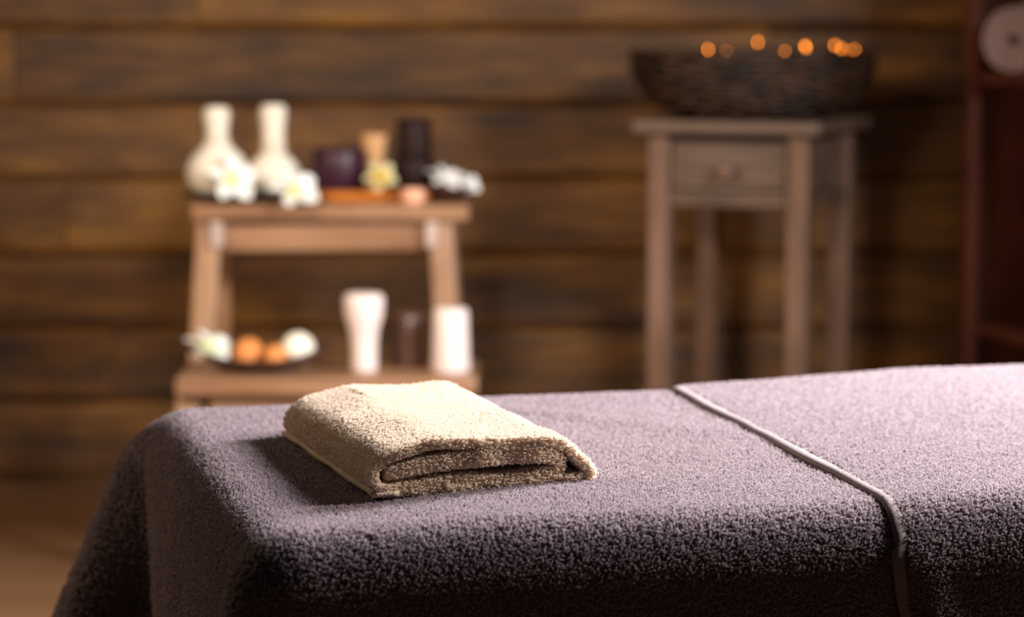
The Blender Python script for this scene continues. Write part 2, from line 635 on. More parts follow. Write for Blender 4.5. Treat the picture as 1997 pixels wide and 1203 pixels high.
def pile(name, obj, density, height, width, radius, mat, keep, lean=0.35, scale_fn=None, along=None, weight=None):
    """terry loops standing on a mesh, as one hair curves part"""
    co, tr, ar, vn = tri_arrays(obj.data)
    cen = co[tr].mean(1)
    fnrm = vn[tr].mean(1)
    k = keep(cen, fnrm, tr)
    a = np.where(k, ar, 0.0)
    if weight is not None: a = a * weight(cen)
    n = int(a.sum() * density)
    if n <= 0: return None
    idx = rng.choice(len(a), n, p=a / a.sum())
    r1, r2 = np.sqrt(rng.random(n)), rng.random(n)
    w = np.stack([1 - r1, r1 * (1 - r2), r1 * r2], 1)
    t = tr[idx]
    p = (co[t] * w[:, :, None]).sum(1)
    nr = (vn[t] * w[:, :, None]).sum(1)
    nr /= np.linalg.norm(nr, axis=1)[:, None] + 1e-9
    rv = rng.normal(size=(n, 3))
    if along is not None: rv = rv * 0.45 + np.array(along)[None, :] * np.where(rng.random(n) < 0.5, -1, 1)[:, None]
    tg = rv - nr * (rv * nr).sum(1)[:, None]
    tg /= np.linalg.norm(tg, axis=1)[:, None] + 1e-9
    bt = np.cross(nr, tg)
    hh = height * rng.uniform(0.65, 1.25, n)
    if scale_fn is not None: hh = hh * scale_fn(p)
    ww = width * rng.uniform(0.8, 1.25, n)
    ln = rng.normal(size=n) * lean
    ln2 = rng.normal(size=n) * lean
    prof = [(-0.5, -0.1), (-0.62, 0.55), (0.0, 1.0), (0.62, 0.55), (0.5, -0.1)]
    pts = np.empty((n, 5, 3))
    for j, (x, y) in enumerate(prof):
        yy = hh * y
        up = np.maximum(yy, 0)
        pts[:, j] = p + tg * (ww * x + up * ln)[:, None] + nr * yy[:, None] + bt * (up * ln2)[:, None]
    hc = bpy.data.hair_curves.new(name)
    hc.add_curves([5] * n)
    hc.attributes['position'].data.foreach_set('vector', pts.astype(np.float32).ravel())
    ra = hc.attributes.get('radius') or hc.attributes.new('radius', 'FLOAT', 'POINT')
    ra.data.foreach_set('value', np.full(n * 5, radius, dtype=np.float32))
    hc.materials.append(mat)
    o = bpy.data.objects.new(name, hc)
    COL.objects.link(o)
    o.parent = obj
    o['kind'] = 'stuff'
    return o


me, base = cover_mesh()
cover = tag(link('terry_cover', me, M['cover'], loc=base),
            'mauve-brown terry cover draped over the whole bed and hanging down its end', 'bed cover')
cu = np.array([BU.x, BU.y]); cv = np.array([BV.x, BV.y])
H_FRONT, H_BACK = 0.482, 0.516        # where the second towel's hem lies, at the front and at the back


def hem_u(v):
    v = np.clip(v, 0, BW)
    return H_FRONT + (H_BACK - H_FRONT) * v / BW


def keep_cover(c, n, tr):
    u = c[:, 0] * cu[0] + c[:, 1] * cu[1]
    v = c[:, 0] * cv[0] + c[:, 1] * cv[1]
    vis = (v < BW - 0.02) | (u < 0.05) | (c[:, 2] > -0.03)
    return (u < hem_u(v) - 0.002) & (c[:, 2] > -0.26) & vis


def far_thin(c):
    v = c[:, 0] * cv[0] + c[:, 1] * cv[1]
    return np.clip(1.15 - v / BW * 0.6, 0.5, 1.2)


pile('terry_pile', cover, 330000, 0.0021, 0.0010, 0.00026, M['cover_pile'], keep_cover, weight=far_thin)


# second towel spread over the right part of the bed
def second_towel():
    prof = []
    off = 0.0042
    HF = 0.30
    for k in range(24): prof.append((-off, -BR - (HF - BR) * (1 - k / 24), -1, 0))
    for k in range(10):
        ph = PI / 2 * k / 10
        r = BR + off
        prof.append((BR - r * math.cos(ph), -BR + r * math.sin(ph), 0, 0))
    for k in range(70):
        prof.append((BR + (BW - 2 * BR) * k / 70, off, 0, 1))
    for k in range(11):
        ph = PI / 2 * (1 - k / 10)
        r = BR + off
        prof.append((BW - BR + r * math.cos(ph), -BR + r * math.sin(ph), 0, 0))
    for k in range(1, 12): prof.append((BW + off, -BR - (0.25 - BR) * k / 11, 0, 0))
    NU = 90
    vs, fs = [], []
    m = len(prof)
    for i in range(NU + 1):
        t = (i / NU) ** 1.5
        for j, (v, zz, _, _) in enumerate(prof):
            u0 = float(hem_u(np.array(v)))
            if zz < -0.03 and v < 0.1: u0 += 0.05 * min(0.2, -zz - 0.03) + 0.004 * math.sin(zz * 40)
            u0 += 0.0016 * math.sin(v * 21) + 0.0005 * math.sin(v * 47 + 1)
            u = u0 + (BL + 0.01 - u0) * t
            zz2 = zz
            vv = v
            if zz > -0.02:
                zz2 += zbump(u, v) + 0.010 * min(1, max(0, (u - u0) / 0.25)) * (v / BW) ** 1.5
                zz2 += 0.0012 * noise.noise(Vector((u * 9, v * 9, 8.0)))
            elif v < 0.1:
                d = min(1, (-zz - 0.02) / 0.1)
                vv -= d * (0.010 * math.exp(-((u - u0 - 0.022) / 0.018) ** 2) + 0.004 * (1 + math.sin(u * 38)))
            vs.append(uv2w(u, vv, zz2))
    for i in range(NU):
        for j in range(m - 1):
            fs.append((i * m + j, (i + 1) * m + j, (i + 1) * m + j + 1, i * m + j + 1))
    base = Vector((O.x, O.y, ZT))
    me = mesh_from('spread_towel', [v - base for v in vs], fs)
    hem = [vs[j] - base for j in range(m)]
    return me, base, hem


me, base, hem_pts = second_towel()
spread = tag(link('spread_towel', me, M['cover'], loc=base),
             'mauve terry towel spread over the right half of the bed, raised hem crossing it', 'towel')
md = spread.modifiers.new('thickness', 'SOLIDIFY'); md.thickness = 0.004; md.offset = -1


def hem_band(pts):
    """flat folded hem that follows the towel's edge"""
    bm = bmesh.new()
    rows = []
    for i, p in enumerate(pts):
        t = (pts[min(i + 1, len(pts) - 1)] - pts[max(i - 1, 0)]).normalized()
        nrm = BU.cross(t)
        if nrm.length < 1e-6: nrm = Vector((0, 0, 1))
        nrm.normalize()
        sec = [(-0.0030, -0.0045), (-0.0036, -0.0012), (-0.0028, 0.0004), (0.0006, 0.0010), (0.0052, 0.0009), (0.0062, -0.0002), (0.0058, -0.0035)]
        wob = 1 + 0.05 * noise.noise(Vector((i * 0.31, 0, 0)))
        rows.append([bm.verts.new(p + BU * a * wob + nrm * b) for a, b in sec])
    for A, B in zip(rows, rows[1:]):
        n = len(A)
        for k in range(n): bm.faces.new((A[k], A[(k + 1) % n], B[(k + 1) % n], B[k]))
    bm.faces.new(rows[0]); bm.faces.new(rows[-1])
    return bm_mesh('hem', bm, True)


def dens(pts, k=3):
    out = []
    for a, b in zip(pts, pts[1:]):
        for i in range(k): out.append(a.lerp(b, i / k))
    return out + [pts[-1]]
hm = link('hem', hem_band(dens(hem_pts)), M['cover_hem'], spread)
hm['label'] = 'smooth woven hem band'


def keep_spread(c, n, tr):
    u = c[:, 0] * cu[0] + c[:, 1] * cu[1]
    v = c[:, 0] * cv[0] + c[:, 1] * cv[1]
    return (u > hem_u(v) + 0.0062) & (u < 1.12) & (c[:, 2] > -0.20) & (v < BW + 0.002)


pile('terry_pile', spread, 330000, 0.0020, 0.0010, 0.00026, M['cover_pile'], keep_spread, weight=far_thin)

# ------------------------------------------------------------------ folded beige towel
TP0 = PZ(735, 975, ZT); TP1 = PZ(1160, 938, ZT); TPB = PZ(560, 853, ZT)
TF = (TP1 - TP0); TLEN = TF.length; TF.normalize()
TD = (TPB - TP0); TDEP = TD.length; TD.normalize()


def tp(x, y, th):
    by = 975 - 0.0894 * (x - 735)
    return ((x - 735) / 425 * TLEN, (by - y) / 2560.0, th)


T1, T2, T3 = 0.0052, 0.0070, 0.0090
ctr = [tp(748, 969, T1), tp(800, 966, T1), tp(900, 957, T1), tp(1020, 946, T1), tp(1110, 938, T1), tp(1140, 935, T1),
       tp(1154, 926, T1), tp(1150, 914, T1), tp(1134, 897, T1), tp(1114, 876, T1), tp(1088, 862, T1), tp(1048, 860, T1), tp(988, 864, T1), tp(916, 867, T1),
       tp(852, 868, T1), tp(808, 879, T1), tp(764, 894, T1), tp(741, 910, T1), tp(730, 928, T1), tp(731, 946, T1), tp(744, 956, T1),
       tp(775, 957, T2), tp(820, 952, T2), tp(892, 942, T2), tp(964, 942, T2), tp(1036, 933, T2), tp(1076, 925, T2), tp(1094, 911, T2),
       tp(1088, 896, T2), tp(1060, 887, T3), tp(1020, 888, T3), tp(964, 894, T3), tp(900, 900, T3), tp(840, 908, T3), tp(790, 919, T3), tp(752, 929, T2)]


def resample(c, m):
    c = np.array(c)
    # Catmull-Rom, then even arclength
    out = []
    for i in range(len(c) - 1):
        p0, p1, p2, p3 = c[max(i - 1, 0)], c[i], c[i + 1], c[min(i + 2, len(c) - 1)]
        for k in range(12):
            t = k / 12
            out.append(0.5 * ((2 * p1) + (-p0 + p2) * t + (2 * p0 - 5 * p1 + 4 * p2 - p3) * t * t + (-p0 + 3 * p1 - 3 * p2 + p3) * t ** 3))
    out.append(c[-1])
    o = np.array(out)
    L = np.concatenate([[0], np.cumsum(np.linalg.norm(np.diff(o[:, :2], axis=0), axis=1))])
    s = np.linspace(0, L[-1], m)
    return np.stack([np.interp(s, L, o[:, k]) for k in range(3)], 1)


def folded_towel():
    Mst, ND = 150, 64
    c = resample(ctr, Mst)
    d = np.gradient(c[:, :2], axis=0)
    d /= np.linalg.norm(d, axis=1)[:, None]
    nr = np.stack([-d[:, 1], d[:, 0]], 1)          # left of travel: inner side of the first run's turn
    vs, info = [], []
    for j in range(ND + 1):
        t = j / ND
        dep = TDEP * t
        for side in (1, -1):
            for i in range(Mst):
                q = c[i, :2] + nr[i] * side * c[i, 2] / 2
                x, y = q
                hgt = min(1.0, y / 0.03)
                nz = noise.noise(Vector((x * 22, dep * 16, c[i, 1] * 30))) * 0.0022 + noise.noise(Vector((x * 9, dep * 9, 3))) * 0.0028
                y2 = y + nz * hgt * min(1, 0.4 + t * 2)
                y2 += hgt * 0.004 * math.sin(PI * t) * (x / TLEN - 0.35)         # loosely bulging
                y2 *= 1.0 - 0.06 * max(0, t - 0.75) / 0.25
                x2 = x + hgt * 0.003 * math.sin(t * 5 + 0.5) * (1 if x < TLEN / 2 else -1)
                x2 += hgt * 0.010 * t * (1 if x < 0.3 * TLEN else 0.0)
                y2 = max(y2, 0.0012)
                edge = 0.003 * noise.noise(Vector((c[i, 0] * 40, c[i, 1] * 60, 2))) + (0.0015 if i > 95 else 0.0)
                dd = dep + edge * (1 - t)
                w = TP0 + TF * x2 + TD * dd + Vector((0, 0, y2))
                vs.append(w)
                info.append((i, side, dep))
    fs = []
    R = 2 * Mst
    for j in range(ND):
        for b0 in (0, Mst):
            for i in range(Mst - 1):
                a = j * R + b0 + i
                f = (a, a + 1, a + 1 + R, a + R)
                fs.append(f if b0 == 0 else f[::-1])
        for i in (0, Mst - 1):
            a = j * R + i
            fs.append((a, a + Mst, a + Mst + R, a + R))
    for j in (0, ND):
        for i in range(Mst - 1):
            a = j * R + i
            fs.append((a, a + 1, a + Mst + 1, a + Mst))
    base = Vector((TP0.x, TP0.y, ZT))
    me = mesh_from('folded_towel', [v - base for v in vs], fs)
    bm = bmesh.new(); bm.from_mesh(me)
    bmesh.ops.recalc_face_normals(bm, faces=bm.faces)
    bm.to_mesh(me); bm.free()
    return me, base, np.array([k[0] for k in info]), np.array([k[1] for k in info]), np.array([k[2] for k in info])


me, base, t_st, t_side, t_dep = folded_towel()
towel = tag(link('folded_towel', me, M['towel'], loc=base),
            'small cream-beige terry towel folded over and over, lying on the bed', 'towel')
towel.location.z += 0.0012


def keep_towel(c, n, tr):
    st = t_st[tr].mean(1); dp = t_dep[tr].min(1)
    outer = (st > 48) & (st < 98)
    nz = n[:, 2]
    # outer skin anywhere, the rest only near the open front edge
    px = c[:, 0] * TF.x + c[:, 1] * TF.y
    skin = outer & (t_side[tr].mean(1) == skin_side)
    return skin | (dp < 0.03)


# which offset side is the outer skin: compare heights on the top run
top = (t_st > 66) & (t_st < 74)
zz = np.empty(len(me.vertices) * 3); me.vertices.foreach_get('co', zz); zz = zz.reshape(-1, 3)
skin_side = 1 if zz[top & (t_side == 1), 2].mean() > zz[top & (t_side == -1), 2].mean() else -1


def short_left(p):
    x = p[:, 0] * TF.x + p[:, 1] * TF.y
    y = p[:, 0] * TD.x + p[:, 1] * TD.y
    return np.clip(0.5 + (x + 0.004) / 0.05, 0.5, 1.0) * np.clip(0.62 + (y - 0.003) / 0.02, 0.62, 1.0)


pile('terry_pile', towel, 560000, 0.0027, 0.00125, 0.00032, M['towel_pile'], keep_towel, lean=0.3, scale_fn=short_left, along=tuple(TF))
hb = bmesh.new()
mtx = Matrix((( TF.x, TD.x, 0, 0), (TF.y, TD.y, 0, 0), (0, 0, 1, 0), (0, 0, 0, 1)))
bmesh.ops.create_grid(hb, x_segments=4, y_segments=40, size=0.5)
for v in hb.verts:
    x = -0.0045 + (v.co.x + 0.5) * 0.022
    y = (v.co.y + 0.5) * (TDEP + 0.006) - 0.003
    v.co = mtx @ Vector((x + 0.0008 * math.sin(y * 60), y, 0.0030 + 0.0006 * noise.noise(Vector((y * 40, x * 50, 0)))))
hme = bm_mesh('hem', hb, True)
hem = link('hem', hme, M['towel_hem'], towel)
md = hem.modifiers.new('thickness', 'SOLIDIFY'); md.thickness = 0.0036; md.offset = 0
hem['label'] = 'flat smooth woven border'

# ------------------------------------------------------------------ step stool
SY = 4.55
xl, xr = P(371, 400, SY).x, P(914, 400, SY).x
zt = P(600, 399, SY).z
sc = Vector(((xl + xr) / 2, SY + 0.13, 0))
sw = xr - xl
stool = thing('step_stool', 'warm brown wooden step stool against the plank wall, laden with spa things', 'stool', sc)
hw = sw / 2
link('top_board', box('top_board', -hw, hw, -0.13, 0.13, zt - 0.030, zt, 0.005), M['stool'], stool)
za1, za0 = P(600, 436, SY).z, P(600, 492, SY).z
link('apron', box('apron', -hw + 0.055, hw - 0.075, -0.105, -0.083, za0, zt - 0.031, 0.003), M['stool'], stool)
link('apron', box('apron', -hw + 0.055, hw - 0.075, 0.085, 0.107, za0, zt - 0.031, 0.003), M['stool'], stool)
SYF = 4.33
zs = P(600, 738, SYF).z
sx0, sx1 = P(340, 740, SYF).x - sc.x, P(930, 740, SYF).x - sc.x
yF = SYF - sc.y
for sgn, xt, xb in ((-1, -hw + 0.030, -hw - 0.004), (1, hw - 0.052, hw - 0.014)):
    def xz(zv): return xb + (xt - xb) * (zv / (zt - 0.03))
    link('leg', beam('leg', (xz(0), -0.165, 0), (xz(zt - 0.031), -0.098, zt - 0.031), 0.043, 0.034), M['stool_leg'], stool)
    link('leg', beam('leg', (xz(0), 0.19, 0), (xz(zt - 0.031), 0.100, zt - 0.031), 0.043, 0.034), M['stool_leg'], stool)
    link('side_rail', box('side_rail', xz(zs) - 0.018, xz(zs) + 0.018, yF + 0.03, 0.13, zs - 0.075, zs - 0.033, 0.003), M['stool'], stool)
    link('short_leg', beam('short_leg', (xz(0) , yF + 0.012, 0), (xz(zs), yF + 0.045, zs - 0.031), 0.043, 0.030), M['stool_leg'], stool)
    link('bracket', box('bracket', min(xt + sgn * -0.026, xt + sgn * -0.004) - 0.0, max(xt + sgn * -0.026, xt + sgn * -0.004), -0.128, -0.100, zt - 0.078, zt - 0.031, 0.004), M['pinkish_grey'], stool)['label'] = 'pale corner block'
link('step_board', box('step_board', sx0, sx1, yF, yF + 0.245, zs - 0.030, zs, 0.005), M['stool'], stool)
link('step_apron', box('step_apron', sx0 + 0.055, sx1 - 0.055, yF + 0.028, yF + 0.048, zs - 0.075, zs - 0.031, 0.003), M['stool'], stool)


# ---- things on the stool's top
def herbal(px, Y, ztab, rb, hh, label):
    c = P(px, 370, Y)
    t = thing('herbal_compress', label, 'massage stamp', (c.x, Y, ztab), 0, 'herbal compress balls')
    pleat = lambda q, a, r, z: Vector((q.x * (1 + 0.025 * math.sin(a * 14 + z * 20)), q.y * (1 + 0.025 * math.sin(a * 14 + z * 20)), q.z))
    prof = [(0, 0), (rb * 0.45, 0.0), (rb * 0.75, rb * 0.14), (rb * 0.94, rb * 0.42), (rb, rb * 0.72), (rb * 0.95, rb * 1.0), (rb * 0.80, rb * 1.28), (rb * 0.62, rb * 1.46), (rb * 0.46, rb * 1.6), (rb * 0.40, rb * 1.72), (0, rb * 1.74)]
    link('ball', lathe('ball', prof, 42, pleat), M['cotton'], t)
    z0 = rb * 1.70
    rh = 0.0215
    link('handle', lathe('handle', [(0, z0), (rh * 0.86, z0), (rh * 0.94, z0 + 0.02), (rh * 0.98, (z0 + hh) / 2), (rh * 1.05, hh - 0.03), (rh * 1.12, hh - 0.012), (rh * 0.95, hh - 0.002), (0, hh)], 42,
         lambda q, a, r, z: Vector((q.x * (1 + 0.02 * math.sin(a * 9 + z * 160)), q.y * (1 + 0.02 * math.sin(a * 9 + z * 160)), q.z))), M['cotton'], t)
    link('tie', tube('tie', [(rh * math.cos(a) * 1.03, rh * math.sin(a) * 1.03, z0 + 0.003 + 0.0022 * a / (2 * PI)) for a in np.linspace(0, 6 * PI, 72)], 0.0014, 6), M['string'], t)
    return t


YP = 4.655
pc = P(462, 392, YP)
plate = thing('plate', 'flat black oval plate under the two white compress balls', 'plate', (pc.x, YP, zt))
ov = lambda q, a, r, z: Vector((q.x * 1.12, q.y * 0.80, q.z))
link('dish', lathe('dish', [(0, 0.0), (0.055, 0.0), (0.062, 0.004), (0.088, 0.011), (0.092, 0.0145), (0.089, 0.0165), (0.083, 0.0145), (0.060, 0.009), (0, 0.0085)], 48, ov), M['black'], plate)
link('foot_ring', lathe('foot_ring', [(0.050, -0.0002), (0.055, -0.0002), (0.055, 0.002), (0.050, 0.002)], 40, ov), M['black'], plate)
herbal(424, YP - 0.006, zt + 0.0095, 0.0560, P(424, 207, YP).z - zt - 0.0095, 'white herbal compress ball with upright wrapped handle, leftmost on the black plate')
herbal(534, YP + 0.012, zt + 0.0095, 0.0475, P(534, 203, YP).z - zt - 0.0095, 'white herbal compress ball with upright handle, between two frangipani flowers')


def petal_mesh(L, Wd, curl):
    nu, nvv = 12, 7
    vs, al = [], []
    for i in range(nu + 1):
        t = i / nu
        wd = Wd * (math.sin(PI * (0.06 + 0.94 * t) ** 0.85) ** 0.75) * (0.55 + 0.55 * t) if t < 1 else 0.0
        wd = max(wd, 0.0006)
        for j in range(nvv + 1):
            s = j / nvv * 2 - 1
            x = L * t
            y = s * wd / 2
            zz = curl * L * (t ** 1.6) * 0.55 - 0.25 * curl * L * t * t * t + 0.18 * wd * (s * s) + 0.10 * wd * s
            vs.append((x, y, zz)); al.append(t)
    m = nvv + 1
    fs = [(i * m + j, (i + 1) * m + j, (i + 1) * m + j + 1, i * m + j + 1) for i in range(nu) for j in range(nvv)]
    # give it thickness by a second skin
    n = len(vs)
    vs2 = [(x, y, zq - 0.0012) for x, y, zq in vs]
    fs2 = [tuple(k + n for k in f[::-1]) for f in fs]
    rim = []
    for j in range(nvv):
        rim += [(j, j + 1, j + 1 + n, j + n), (nu * m + j + 1, nu * m + j, nu * m + j + n, nu * m + j + 1 + n)]
    for i in range(nu):
        rim += [((i + 1) * m, i * m, i * m + n, (i + 1) * m + n), (i * m + nvv, (i + 1) * m + nvv, (i + 1) * m + nvv + n, i * m + nvv + n)]
    me = bpy.data.meshes.new('petal')
    me.from_pydata(vs + vs2, [], fs + fs2 + rim)
    a = me.attributes.new('along', 'FLOAT', 'POINT')
    a.data.foreach_set('value', np.array(al + al, dtype=np.float32))
    me.polygons.foreach_set('use_smooth', [True] * len(me.polygons))
    return me


def flower(loc, R, normal, spin, mat, label, curl=0.5, group='frangipani flowers'):
    t = thing('frangipani_flower', label, 'flower', loc, 0, group)
    t.rotation_euler = Vector(normal).to_track_quat('Z', 'Y').to_euler()
    pm = petal_mesh(R, R * 0.82, curl)
    pm.materials.append(mat)
    for k in range(5):
        p = bpy.data.objects.new('petal', pm)
        COL.objects.link(p)
        p.parent = t
        p.rotation_euler = (0.22, 0, spin + k * 2 * PI / 5)
    link('throat', lathe('throat', [(0, -R * 0.28), (R * 0.05, -R * 0.26), (R * 0.065, -R * 0.05), (R * 0.10, 0.002), (0, 0.003)], 12), mat, t)
    return t


def at(px, py, Y): return P(px, py, Y)
flower(at(452, 352, 4.572), 0.048, (0.42, -0.75, 0.5), 0.3, M['petal_white'], 'white frangipani flower with yellow heart, leaning on the leftmost compress ball', 0.35)
flower(at(574, 372, 4.545), 0.048, (0.18, -0.62, 0.75), 0.62, M['petal_white'], 'white frangipani flower hanging over the front edge of the stool top', 0.35)

# amber tray on the right half
tx0, tx1 = P(618, 380, 4.67).x, P(852, 380, 4.67).x
tray = thing('tray', 'glossy amber wooden tray carrying dark candles on the stool top', 'tray', ((tx0 + tx1) / 2, 4.675, zt))
tw = (tx1 - tx0) / 2


def tray_mesh():
    bm = bmesh.new()
    def ring(hx, hy, zv, rad):
        out = []
        for cx, cy, a0 in ((1, -1, -PI / 2), (1, 1, 0), (-1, 1, PI / 2), (-1, -1, PI)):
            for k in range(6):
                a = a0 + PI / 2 * k / 5
                out.append(bm.verts.new((cx * (hx - rad) + rad * math.cos(a), cy * (hy - rad) + rad * math.sin(a), zv)))
        return out
    R = [ring(tw - 0.012, 0.064, 0.0, 0.02), ring(tw - 0.004, 0.071, 0.006, 0.025), ring(tw, 0.075, 0.020, 0.028), ring(tw - 0.005, 0.070, 0.020, 0.025), ring(tw - 0.010, 0.064, 0.008, 0.02)]
    for A, B in zip(R, R[1:]):
        for i in range(len(A)): bm.faces.new((A[i], A[(i + 1) % len(A)], B[(i + 1) % len(A)], B[i]))
    bm.faces.new(R[0]); bm.faces.new(R[-1])
    return bm_mesh('tray', bm)
link('tray_body', tray_mesh(), M['amber'], tray)
for s in (-1, 1):
    link('handle', tube('handle', [(s * (tw + 0.001), -0.02, 0.014), (s * (tw + 0.008), -0.012, 0.016), (s * (tw + 0.008), 0.012, 0.016), (s * (tw + 0.001), 0.02, 0.014)], 0.003, 8), M['amber'], tray)
ztr = zt + 0.0085


def candle(name, label, cat, px0, px1, ptop, Y, ztab, mat, prof=None, flame=False, group=None, lid=None):
    r = (P(px1, 300, Y).x - P(px0, 300, Y).x) / 2
    cx = (P(px1, 300, Y).x + P(px0, 300, Y).x) / 2
    h = P(px0, ptop, Y).z - ztab
    t = thing(name, label, cat, (cx, Y, ztab), 0, group)
    pr = prof(r, h) if prof else [(0, 0), (r * 0.95, 0), (r, 0.003), (r, h - 0.006), (r * 0.95, h - 0.001), (r * 0.85, h), (r * 0.6, h - 0.005), (0, h - 0.006)]
    link('body', lathe('body', pr, 40), mat, t)
    if cat == 'candle':
        link('wick', tube('wick', [(0, 0, h - 0.007), (0.0006, 0, h - 0.002), (0.002, 0.0005, h + 0.005)], 0.0011, 6), M['wick'], t)
    return t, r, h


candle('candle', 'short wide plum-coloured candle on the amber tray', 'candle', 611, 713, 290, 4.70, ztr, M['purple'])
tcup, rcu, hcu = candle('wooden_cup', 'small beige flared wooden cup between the plum candle and tall dark jar', 'cup', 703, 758, 262, 4.725, ztr, M['beige'],
       lambda r, h: [(0, 0), (r * 0.72, 0), (r * 0.78, 0.004), (r * 0.60, h * 0.35), (r * 0.70, h * 0.6), (r * 0.98, h * 0.93), (r, h), (r * 0.90, h), (r * 0.62, h * 0.6), (0, h * 0.5)])
tj, rj, hj = candle('lidded_jar', 'tall dark brown stepped jar at the right end of the amber tray', 'jar', 765, 850, 305, 4.70, ztr, M['dark'],
       lambda r, h: [(0, 0), (r * 0.96, 0), (r, 0.004), (r * 0.97, h * 0.8), (r * 0.90, h * 0.96), (r * 0.80, h), (0, h)])
hl = P(800, 231, 4.70).z - ztr
link('lid', lathe('lid', [(0, hj - 0.001), (rj * 0.80, hj - 0.001), (rj * 0.82, hj + 0.003), (rj * 0.79, hl - 0.006), (rj * 0.70, hl), (0, hl + 0.002)], 40), M['dark'], tj)
flower(at(742, 346, 4.625), 0.032, (0.05, -0.80, 0.6), 0.9, M['petal_yellow'], 'yellow-green frangipani flower lying in the amber tray by the beige cup', 0.5)

# maroon bowl with white flowers
bx = (P(828, 380, 4.64).x + P(934, 380, 4.64).x) / 2
bxr = (P(934, 380, 4.64).x - P(828, 380, 4.64).x) / 2
bowl = thing('bowl', 'small dark maroon bowl holding white flowers at the right end of the stool top', 'bowl', (bx - 0.004, 4.625, zt))
b0 = bxr * 0.92
link('bowl_body', lathe('bowl_body', [(0, 0.002), (b0 * 0.55, 0.002), (b0 * 0.85, 0.010), (b0, 0.026), (b0 * 1.0, 0.029), (b0 * 0.95, 0.029), (b0 * 0.80, 0.013), (b0 * 0.5, 0.007), (0, 0.007)], 40), M['maroon'], bowl)
link('foot', lathe('foot', [(0, 0), (b0 * 0.5, 0), (b0 * 0.52, 0.0025), (0, 0.0025)], 32), M['maroon'], bowl)
flower(at(866, 347, 4.62), 0.036, (0.30, -0.45, 0.85), 0.0, M['petal_pure'], 'white frangipani flower on the left side of the maroon bowl', 0.25)
flower(at(912, 359, 4.615), 0.025, (0.35, -0.65, 0.65), 0.5, M['petal_pure'], 'small white frangipani flower on the right rim of the maroon bowl', 0.3)

tl, rt, ht = candle('tealight_cup', 'tiny pinkish copper tealight cup at the front edge of the stool top', 'candle holder', 781, 829, 369, 4.575, zt, M['copper'],
       lambda r, h: [(0, 0), (r * 0.80, 0), (r * 0.90, 0.003), (r, h * 0.7), (r * 0.97, h), (r * 0.90, h), (r * 0.85, h * 0.7), (0, h * 0.65)])
link('wax', lathe('wax', [(0, ht * 0.66), (rt * 0.84, ht * 0.68), (rt * 0.84, ht * 0.84), (0, ht * 0.82)], 28), M['wax'], tl)

# ---- things on the stool's step
YS = 4.43
dx0, dx1 = P(364, 690, YS).x, P(662, 690, YS).x
dish = thing('wooden_dish', 'dark leaf-shaped wooden dish of soaps on the stool step', 'dish', ((dx0 + dx1) / 2, YS, zs))
dl = (dx1 - dx0) / 2


def leaf_dish():
    nu, nvv = 40, 12
    vs = []
    for i in range(nu + 1):
        t = i / nu * 2 - 1
        wd = 0.068 * max(0.0, 1 - abs(t) ** 2.4) ** 0.8 + 0.002
        rise = 0.040 * abs(t) ** 2.2 + (0.014 * max(0, t) ** 3)
        for j in range(nvv + 1):
            s = j / nvv * 2 - 1
            vs.append((t * dl, s * wd, 0.0035 + rise + 0.020 * (s * s) * (1 - abs(t) ** 3)))
    m = nvv + 1
    n = len(vs)
    fs = [(i * m + j, (i + 1) * m + j, (i + 1) * m + j + 1, i * m + j + 1) for i in range(nu) for j in range(nvv)]
    me = mesh_from('dish_body', vs, fs)
    return me
db = link('dish_body', leaf_dish(), M['dish'], dish)
md = db.modifiers.new('thickness', 'SOLIDIFY'); md.thickness = 0.005; md.offset = 0
link('foot', lathe('foot', [(0, 0), (0.042, 0), (0.045, 0.0022), (0, 0.0022)], 28, lambda q, a, r, z: Vector((q.x * 1.5, q.y * 0.6, q.z))), M['dish'], dish)


def soap_ball(px, py, rpx, Y, mat, label, name='soap_ball'):
    c = P(px, py, Y)
    r = rpx / FPX * Y
    o = link(name, lathe(name, [(0, -r)] + [(r * math.sin(a) * (1.035 if abs(a - PI / 2) < 0.1 else 1), -r * math.cos(a)) for a in np.linspace(0.12, PI - 0.12, 27)] + [(0, r)], 36,
             lambda q, a, rr, z: q * (1 + 0.025 * noise.noise(q * 90 + Vector((px, 0, 0))))), mat, loc=c)
    o.rotation_euler = (0.4, 0.3, 0.2)
    return tag(o, label, 'soap')


flower(at(406, 676, 4.425), 0.044, (0.30, -0.38, 0.86), 0.1, M['petal_pale'], 'white and pale green frangipani flower at the left end of the leaf-shaped dish', 0.25)
soap_ball(484, 690, 31, 4.43, M['orange'], 'larger orange soap ball in the leaf-shaped dish, left of the smaller orange one')
soap_ball(536, 695, 23, 4.398, M['orange'], 'smaller orange soap ball in the leaf-shaped dish')
soap_ball(581, 681, 33, 4.435, M['ivory'], 'round ivory soap ball in the leaf-shaped dish')

